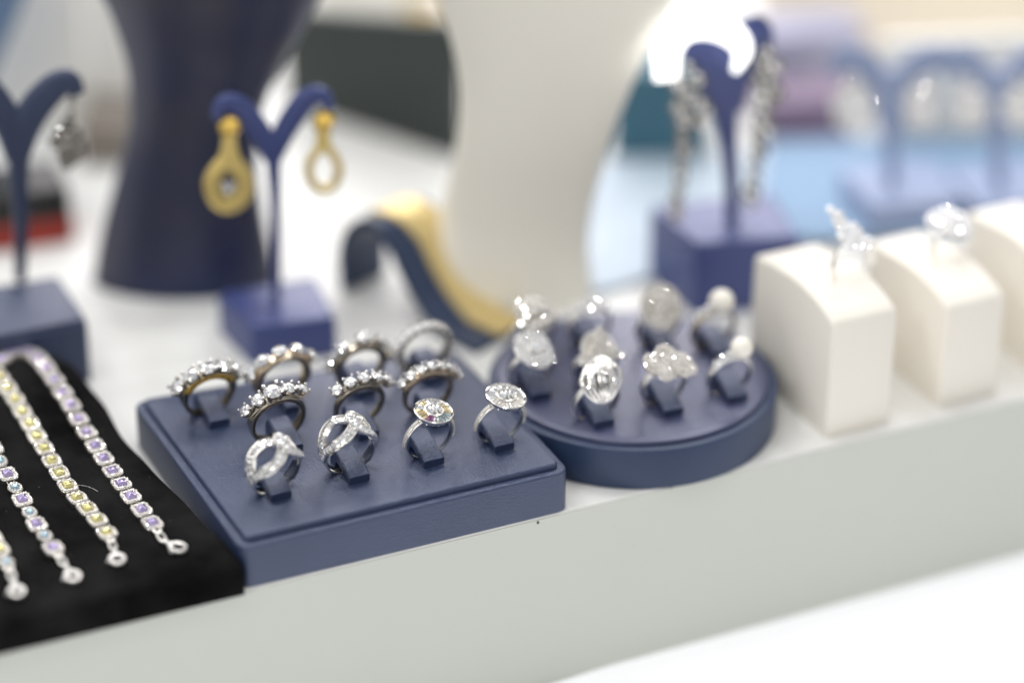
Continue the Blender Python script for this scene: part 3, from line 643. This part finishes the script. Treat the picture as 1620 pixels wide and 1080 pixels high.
s1, b1 = Y_stand('slender blue earring stand at the photo left edge with a silver drop earring', [(-46, 170), (.5, 169), (1.5, 211), (-44, 214)], 28, [(32, 440, 9), (33, 350, 12), (30, 290, 15), (29, 235, 17), (28, 205, 15)],
    [[(29, 250, 14), (38, 205, 19), (55, 172, 20), (78, 145, 19), (98, 130, 17), (113, 132, 14), (122, 148, 10)], [(27, 250, 14), (15, 200, 19), (-5, 165, 20), (-25, 140, 19), (-45, 128, 17), (-62, 135, 12)]], A1, mt=NAVY)
s2, b2 = Y_stand('blue earring stand with two gold teardrop earrings, behind the back row of rings', [(63.5, 153.5), (98, 147.5), (104, 186), (61, 189)], 17.5, [(437, 470, 7), (437, 380, 8), (435, 310, 9), (432, 245, 12), (431, 215, 12)],
    [[(431, 250, 11), (415, 215, 14), (397, 190, 15), (377, 170, 15), (360, 162, 12), (348, 170, 9), (343, 188, 6)], [(432, 250, 11), (447, 213, 14), (463, 185, 15), (480, 162, 15), (497, 151, 13), (513, 154, 10), (521, 172, 7)]], A1)
s3, b3 = Y_stand('blue earring stand with long silver drops, left of the white blocks', [(247, 118), (290, 106), (301, 148), (246, 160)], 33, [(1158, 352, 11), (1157, 290, 12), (1153, 230, 14), (1148, 170, 20), (1146, 130, 22)],
    [[(1150, 175, 18), (1135, 130, 24), (1120, 90, 24), (1102, 66, 20), (1088, 72, 14), (1083, 92, 8)], [(1150, 175, 18), (1160, 120, 24), (1172, 75, 24), (1190, 48, 20), (1206, 52, 14), (1213, 72, 8)]], A1)
def Vp(px, py, b, dn=0, ang=A1):
    p = V(px, py, b, ang); return p + Vector((math.sin(ang), -math.cos(ang), 0)) * dn
PXM = lambda p: (p - CP).dot(FW) / FPX
def drop_hoop(label, b, clip, ctr, rx, ry, wd, crystals, dn=3.0):
    t0 = Vp(*clip, b, dn); t = thing('gold_earring', label, 'earring', tuple(t0), group='gold teardrop earrings'); X = Matrix.Translation(-t0)
    k = PXM(t0); nrm = (-math.sin(A1), math.cos(A1), 0); N = 36; path = []
    for i in range(N):
        a = 2 * math.pi * i / N; y = -math.cos(a); f_ = 1 if y < 0 else 1 - .0 ; sh = 1 - .42 * max(0, -y) ** 2 if False else (1 - .38 * max(0, math.cos(a)) ** 1.5)
        path.append(Vp(ctr[0] + rx * math.sin(a) * sh, ctr[1] - ry * math.cos(a), b, dn))
    m = MB(); sweep(m, path, wd * k, 1.3, nrm, 10, closed=True, k=2.4); m.build('hoop', GOLDS, t, xf=X)
    m = MB(); P = [Vp(clip[0], clip[1] + d, b, dn) for d in (8, 25, ctr[1] - ry - clip[1] + 4)]; sweep(m, P, [12 * k, 12 * k, (wd + 6) * k], [1.3, 1.2, 1.2], nrm, 10, k=3); m.build('neck', GOLDS, t, xf=X)
    m = MB(); lathe(m, [(1, 3.2), (3.6, 3.0), (4.7, 1.6), (4.7, -1.5), (3, -1.8)], 24, frame(t0, Vector((math.sin(A1), -math.cos(A1), .75))), sx=.95, sy=.8); m.build('clip_dome', GOLD, t, xf=X)
    if crystals:
        m = MB()
        for x, y, r in crystals: brilliant(m, r, frame(Vp(x, y, b, dn + .5), (.2, -1, .5)), n=6)
        m.build('stones', DIA, t, flat=True, xf=X)
    return t
drop_hoop('thick gold teardrop earring with crystals inside, hanging from the left arm', b2, (361, 196), (360, 285), 27, 35, 14, [(355, 288, 1.3), (365, 288, 1.3), (360, 296, 1.5)])
drop_hoop('thin gold teardrop earring hanging from the right arm, open in the middle', b2, (509, 188), (510, 262), 24, 34, 7.5, [])
def crystal_drop(label, b, col, name='crystal_earring', dn=3.0, mt=DIA, ang=A1, group='crystal drop earrings'):
    SM = DKSIL if ang == A1 else WSILV; mt = (SMOKY if label.startswith('dark') else DIA) if ang == A1 else FROST
    if ang != A1: col = [(a, b_, r * 1.25) for a, b_, r in col]
    t0 = Vp(col[0][0], col[0][1], b, dn, ang); t = thing(name, label, 'earring', tuple(t0), group=group); X = Matrix.Translation(-t0)
    m = MB(); st = MB(); prev = None
    for x, y, r in col:
        p = Vp(x + random.uniform(-2, 2), y, b, dn, ang); brilliant(m, r, frame(p, (random.uniform(-.5, .3), -1, random.uniform(.1, .8))), n=6, oval=random.uniform(.7, 1))
        lathe(st, [(r * .5, -r * .8), (r * 1.25, -.5), (r * 1.25, 0)], 10, frame(p, (-.2, -1, .3)))
        if prev is not None and abs((p - prev).z) > .5: sweep(st, [prev, p], .3, .3, (0, 1, 0), 5)
        prev = p
    m.build('stones', mt, t, flat=True, xf=X); st.build('setting', SM, t, xf=X); return t
crystal_drop('dark silver openwork drop earring hanging from the stand at the photo left edge', b1, [(113, 155, 1.3), (112, 175, 1.2), (108, 192, 2.2), (95, 205, 2.0), (118, 208, 2.0), (88, 222, 2.0), (107, 222, 2.8), (124, 228, 2.2), (98, 240, 2.3), (116, 246, 2.3), (104, 256, 1.8), (130, 242, 1.6)])
colL = [(1085, 100, 2), (1070, 130, 3.2), (1100, 122, 3), (1085, 150, 3.2), (1068, 165, 2.6), (1105, 160, 3.2), (1080, 185, 3.6), (1105, 190, 2.6), (1120, 172, 2), (1078, 210, 2.6), (1079, 232, 3.4), (1076, 256, 2.2), (1074, 275, 2.4), (1070, 295, 2.2), (1068, 315, 2.6), (1066, 335, 2.6)]
crystal_drop('long silver crystal earring hanging under the white glow shape, left arm', b3, colL)
crystal_drop('long silver crystal earring hanging on the right arm above the navy block', b3, [(1212, 75, 2.2), (1204, 95, 3), (1222, 100, 3), (1198, 120, 2.6), (1215, 125, 3.2), (1200, 145, 3.2), (1226, 145, 3), (1207, 165, 2.8), (1200, 185, 3.2), (1212, 200, 2.4), (1196, 212, 2.8), (1196, 235, 3), (1193, 258, 2.4), (1190, 280, 2.4), (1186, 300, 3.2), (1186, 318, 2.0)])
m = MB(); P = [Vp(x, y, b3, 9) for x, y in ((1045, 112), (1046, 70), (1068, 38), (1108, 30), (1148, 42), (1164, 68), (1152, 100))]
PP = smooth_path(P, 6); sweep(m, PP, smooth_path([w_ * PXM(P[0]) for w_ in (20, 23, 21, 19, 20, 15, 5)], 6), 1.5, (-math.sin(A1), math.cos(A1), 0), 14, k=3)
tag(m.build('glare_ribbon', GLAREM), 'added glowing white glare shape over the top of the right-hand blue stand', 'glare')  # added emissive ribbon, shaped like the glare on the arms
# ------------------------------------------------------------------ bracelet ramp
AR = math.atan2(-83, 32); RB = (121, 197)
path = [V(x, y, RB, AR) for x, y in ((543, 467), (538, 410), (548, 370), (572, 352), (596, 360), (615, 390), (636, 435), (664, 485), (705, 535), (752, 565))]
path = smooth_path(path, 6)
path = [Vector((p.x, p.y, max(1.3, p.z))) for p in path]
wdir = Vector((math.cos(AR + math.pi / 2), math.sin(AR + math.pi / 2), 0)); PW = 33.
t = thing('bracelet_ramp', 'dark navy curved bracelet ramp between the gold earrings and the round tray', 'display stand', (130, 170, 0)); X = Matrix.Translation(-Vector((130, 170, 0)))
m = MB(); vs = []
for i, p in enumerate(path):
    a, b = path[max(0, i - 1)], path[min(len(path) - 1, i + 1)]; tt = (b - a).normalized(); nn = wdir.cross(tt); nn = nn if nn.dot(Vector((0, 0, 1))) > 0 or True else -nn
    if i == 0: n0 = nn
    th = 1.6
    fr = i / (len(path) - 1); pw = 24 + (PW - 24) * min(1, fr / .6)
    for s, u in ((0, 1), (pw, 1), (pw, -1), (0, -1)): vs.append(p + wdir * s + nn * (th * u))
m.add(vs, rings_to_faces(len(path), 4)); m.build('ramp_strip', NAVYD, t, xf=X, ang=50)
RP, RW = path, wdir
g = MB(); vs = []; seg = path[int(len(path) * .33):]
for i, p in enumerate(seg):
    a, b = seg[max(0, i - 1)], seg[min(len(seg) - 1, i + 1)]; tt = (b - a).normalized(); nn = wdir.cross(tt)
    nn = nn if nn.z > 0 else -nn
    u = i / (len(seg) - 1); w0 = 5.0 + 9 * min(1, u / .4); w1 = 24.2 + 7.5 * min(1, u / .4) + (1.5 if .2 < u < .32 else 0); p = p + nn * 1.9
    for s, v_ in ((w0, 0), (w0 + .5, 1.3), (w1 - .5, 1.3), (w1, 0)): vs.append(p + wdir * s + nn * v_)
g.add(vs, rings_to_faces(len(seg), 4)); tag(g.build('gold_bangle', mat('pale_gold', (.78, .64, .33), .6, 1., bump=(1800, .4, .4)), ang=60), 'wide satin gold bracelet draped over the dark navy ramp', 'bracelet')
# ------------------------------------------------------------------ white blocks with rings
def wblock(label, x0, x1, y0, prof, rz=0):
    t = thing('ring_block', label, 'display block', ((x0 + x1) / 2, y0, 0), (0, 0, rad(rz)), 'white ring display blocks'); m = MB(); W_ = (x1 - x0) / 2; vs = []
    r = 1.6
    out = [(0, .02)] + prof + [(prof[-1][0] + .6, .02)]
    for dx, ins in ((-W_, r * 1.0), (-W_ + .15, r * .55), (-W_ + .6, r * .2), (-W_ + r, 0), (0, 0), (W_ - r, 0), (W_ - .6, r * .2), (W_ - .15, r * .55), (W_, r)):
        n_ = len(out); cy_ = sum(p[0] for p in out) / n_; cz_ = 25
        for y, z in out:
            vs.append((dx, y + (ins if y < cy_ else -ins), z - (ins if z > 5 else 0)))
    m.add(vs, rings_to_faces(9, len(out))); m.build('block', CREAM, t, ang=60); return t
PRF = [(0, 48.3), (.4, 49.6), (1.6, 50.6), (6, 52.2), (14, 54.4), (24, 55.8), (34, 55.8), (46, 54.3), (56, 52.6), (60.5, 51.6), (61.5, 50)]
PRF2 = [(y, z * .86) for y, z in PRF]
wblock('cream ring block nearest the round tray, with a pointed crystal ring', 244.5, 273.5, 5.6, PRF)
wblock('middle cream ring block, with a rounded crystal ring on top', 297.5, 324.5, 7.5, [(y, z * .89) for y, z in PRF])
wblock('cream ring block cut off by the photo right edge', 347, 374, 10, [(y, z * .93) for y, z in PRF])
def block_ring(label, px, py, z, pts):
    p = G(px, py, z); o = thing('cocktail_ring', label, 'ring', (p.x, p.y, z - 5), (rad(-6), 0, rad(5)), 'rings on the cream blocks')
    band(o, WSILV, lambda th: RI + 1.4, lambda th: 1.4, n=48); cluster(pts, lean=(30, 0, 0), base=[(0, 0, 0, 4.2)], tilt=.6, mt=FROST)(o)
block_ring('silver ring with a pointed crystal fan, on the nearest cream block', 1350, 440, 54, [(-6 + i * 2.3 + (j % 2), -4 + j * 2.6, 1.5 + j * 1.1 - i * .3, 1.9) for j in range(7) for i in range(6) if i + j * .9 < 6.2])
block_ring('rounded crystal cluster ring on the middle cream block', 1505, 412, 48, ringpts(6, 12, 1.5, 2.0) + ringpts(3, 6, 4, 2.0) + ringpts(8.4, 16, -1.2, 1.9) + [(0, 0, 5.5, 2.2)])
# ------------------------------------------------------------------ busts and background pieces
def bust(label, ctr, prof, mt, depth=.52, y0=None):
    """prof: (py, left px, right px); upright lathe of elliptical section"""
    b = G(*ctr); t = thing('necklace_bust', label, 'display bust', tuple(b), (0, 0, -YAW))
    m = MB(); out = []
    for py, l, r in prof:
        xm = (l + r) / 2; p = V(xm, py, b, -YAW); out.append(((r - l) / 2 * PXM(p), max(0, p.z), (p - Vector((b.x, b.y, p.z))).dot(Vector((math.cos(-YAW), math.sin(-YAW), 0)))))
    out.sort(key=lambda a: a[1]); n = 64; K = smooth_path([Vector(a) for a in out], 4); vs = []
    for r_, z, ox in K:
        for i in range(n):
            a = 2 * math.pi * i / n; vs.append((ox + r_ * math.cos(a), r_ * depth * math.sin(a), max(0, z)))
    m.add(vs, rings_to_faces(len(K), n)); m.build('torso', mt, t, ang=60); return t
bust('large glossy navy necklace bust behind the gold earrings', (292, 440), [(440, 146, 438), (400, 153, 430), (350, 165, 420), (300, 178, 412), (250, 192, 408), (200, 203, 410), (150, 205, 425), (100, 200, 450), (50, 185, 480), (0, 165, 505), (-60, 130, 540), (-130, 100, 570)], BUSTN)
bust('tall ivory necklace bust in the middle background', (790, 462), [(462, 640, 940), (400, 664, 932), (350, 690, 934), (300, 706, 944), (250, 717, 958), (200, 724, 974), (150, 726, 993), (100, 721, 1016), (50, 709, 1040), (0, 690, 1066), (-60, 660, 1100), (-130, 630, 1130)], BUSTW)
bust('steel blue bust cut off by the top left corner of the photo', (-110, 290), [(290, -210, -20), (200, -190, -30), (140, -200, -18), (90, -215, 0), (50, -235, 18), (0, -255, 38), (-60, -280, 60)], STEEL)
def board(name, label, cat, p0, p1, top, mt, thick=6, group=None):
    """upright board: bottom corners at pixels p0, p1 on the counter, reaching up to pixel row top over p0"""
    a, b = G(*p0), G(*p1); d = (b - a).normalized(); n_ = Vector((-d.y, d.x, 0)); ang = math.atan2(d.y, d.x); h = V(p0[0], top, a, ang).z
    m = MB(); P = [a - a, b - a, b - a + n_ * thick, n_ * thick]; slab(m, P, .02, h, 1.2, .8)
    o = m.build(name, mt); o.location = a * S; return tag(o, label, cat, group)
a, b = G(450, 165), G(722, 252); d = (b - a).normalized(); n_ = Vector((-d.y, d.x, 0)) * 6; an = math.atan2(d.y, d.x); h0 = V(450, 18, a, an).z; h1 = V(722, 40, a, an).z
m = MB(); m.add([a, b, b + n_, a + n_] + [q + Vector((0, 0, h)) for q, h in ((a, h0), (b, h1), (b + n_, h1), (a + n_, h0))], [[0, 1, 2, 3], [4, 5, 6, 7], [0, 1, 5, 4], [1, 2, 6, 5], [2, 3, 7, 6], [3, 0, 4, 7]])
tag(m.build('display_board', SLATE), 'dark grey-green board standing behind the ivory bust', 'board')
board('taupe_box', 'taupe box standing half hidden behind the navy bust', 'box', (128, 262), (215, 262), 200, TAUPE, 60)
board('ivory_panel', 'ivory upright panel at the top left, behind the blue stand', 'panel', (-60, 200), (142, 208), -40, IVORY, 8)
board('ivory_panel', 'second ivory upright panel, between the first one and the navy bust', 'panel', (148, 209), (260, 213), -40, IVORY, 8)
a = G(-20, 402); b = G(120, 382); d = (b - a).normalized(); n_ = Vector((-d.y, d.x, 0)); P = [a, b, b + n_ * 34, a + n_ * 34]
t = thing('trinket_box', 'black box with a dark red lower band, behind the blue stand at the left', 'box', tuple(a)); X = Matrix.Translation(-a)
m = MB(); slab(m, P, .02, 12, 3, .5); m.build('red_band', RED, t, xf=X); m = MB(); slab(m, inset(P, .4), 12, 26, 3, 3); m.build('lid', BLACK, t, xf=X)
board('white_box', 'low white box behind the dark board, at the top edge of the photo', 'box', (500, 28), (690, 20), -60, IVORY, 40)
m = MB()
for k in range(9): ball(m, G(645 + 6 * k, 16 - abs(k - 4) * 3, 3 + (k % 3)), 3.2, 12)
tag(m.build('gold_bead_string', GOLD), 'small heap of gold beads at the top edge beside the ivory bust', 'beads')
board('teal_box', 'dark teal box edge beside the ivory bust, behind the silver drop earrings', 'box', (965, 248), (1110, 262), 110, TEAL, 30)
m = MB(); P = [G(900, 480), G(1290, 375), G(1340, 240), G(925, 262)]; slab(m, P, .02, 3, 4, 1)
tag(m.build('pale_blue_mat', PALEB), 'pale blue mat on the counter right of the ivory bust', 'mat')
m = MB(); P = [G(1190, 400), G(1760, 360), G(1760, 225), G(1215, 238)]; slab(m, P, 3.1, 6, 4, 1)
tag(m.build('light_blue_mat', PALEM), 'brighter blue mat under the far blue stands, behind the cream blocks', 'mat')
board('maroon_box', 'maroon box behind the far blue mat, right of the drop earrings', 'box', (1205, 226), (1350, 218), 165, MAROON, 30)
LAV = mat('lavender_card', (.42, .42, .55), .6, var=(12, .1))
board('lavender_box', 'lavender-grey box standing behind the maroon one', 'box', (1190, 168), (1365, 150), 62, LAV, 30)
board('cream_case', 'cream display case seen between the far blue stands', 'case', (1385, 232), (1720, 215), 66, IVORY, 6)
board('peach_glow_panel', 'warm peach panel with added glow across the top right background', 'background panel', (1200, 84), (1800, 78), -120, PEACH, 20)
A3 = rad(-20)
def far_stand(label, x, w):
    q = G(x, 345); t = thing('far_earring_stand', label, 'earring stand', (q.x, q.y, 6), group='far blue earring stands'); X = Matrix.Translation(-Vector((q.x, q.y, 6)))
    P = [(q.x - 22, q.y - 18), (q.x + 22, q.y - 26), (q.x + 30, q.y + 16), (q.x - 14, q.y + 24)]
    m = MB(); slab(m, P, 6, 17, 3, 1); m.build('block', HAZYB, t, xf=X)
    m = MB(); Q = [V(a, b_, q, A3) for a, b_ in ((x, 330), (x, 270), (x, 220), (x, 170), (x, 110))]; Q[0].z = 16
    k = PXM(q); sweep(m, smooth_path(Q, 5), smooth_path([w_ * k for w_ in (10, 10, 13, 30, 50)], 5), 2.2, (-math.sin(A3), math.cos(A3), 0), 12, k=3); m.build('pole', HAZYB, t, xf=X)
    for s in (-1, 1):
        m = MB(); Q = [V(x + s * a, b_, q, A3) for a, b_ in ((10, 150), (40, 105), (70, 90), (w - 10, 95), (w, 120))]
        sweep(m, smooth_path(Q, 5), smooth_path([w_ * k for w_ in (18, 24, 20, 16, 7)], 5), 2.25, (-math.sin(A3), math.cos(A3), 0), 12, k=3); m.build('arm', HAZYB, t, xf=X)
    return q
f1 = far_stand('far blue stand with wide arms, straight above the middle cream block', 1410, 92)
f2 = far_stand('far blue stand with wide arms, near the photo right edge', 1578, 80)
GF = 'far crystal earrings'
def pear(x, y, r): return [(x, y - 42, r * .5), (x, y - 26, r * .6)] + [(x + 18 * math.sin(2 * math.pi * i / 7), y + 24 * math.cos(2 * math.pi * i / 7), r) for i in range(7)] + [(x, y, r * 1.2)]
crystal_drop('large pear-shaped crystal earring, leftmost of the far earrings', f1, pear(1348, 165, 3.3), ang=A3, group=GF)
crystal_drop('far crystal earring hanging just right of the first far pole', f1, pear(1455, 165, 2.6), ang=A3, group=GF)
crystal_drop('far crystal earring hanging midway between the two far poles', f2, pear(1535, 165, 2.6), ang=A3, group=GF)
crystal_drop('far crystal earring at the photo right edge', f2, pear(1612, 165, 2.6), ang=A3, group=GF)
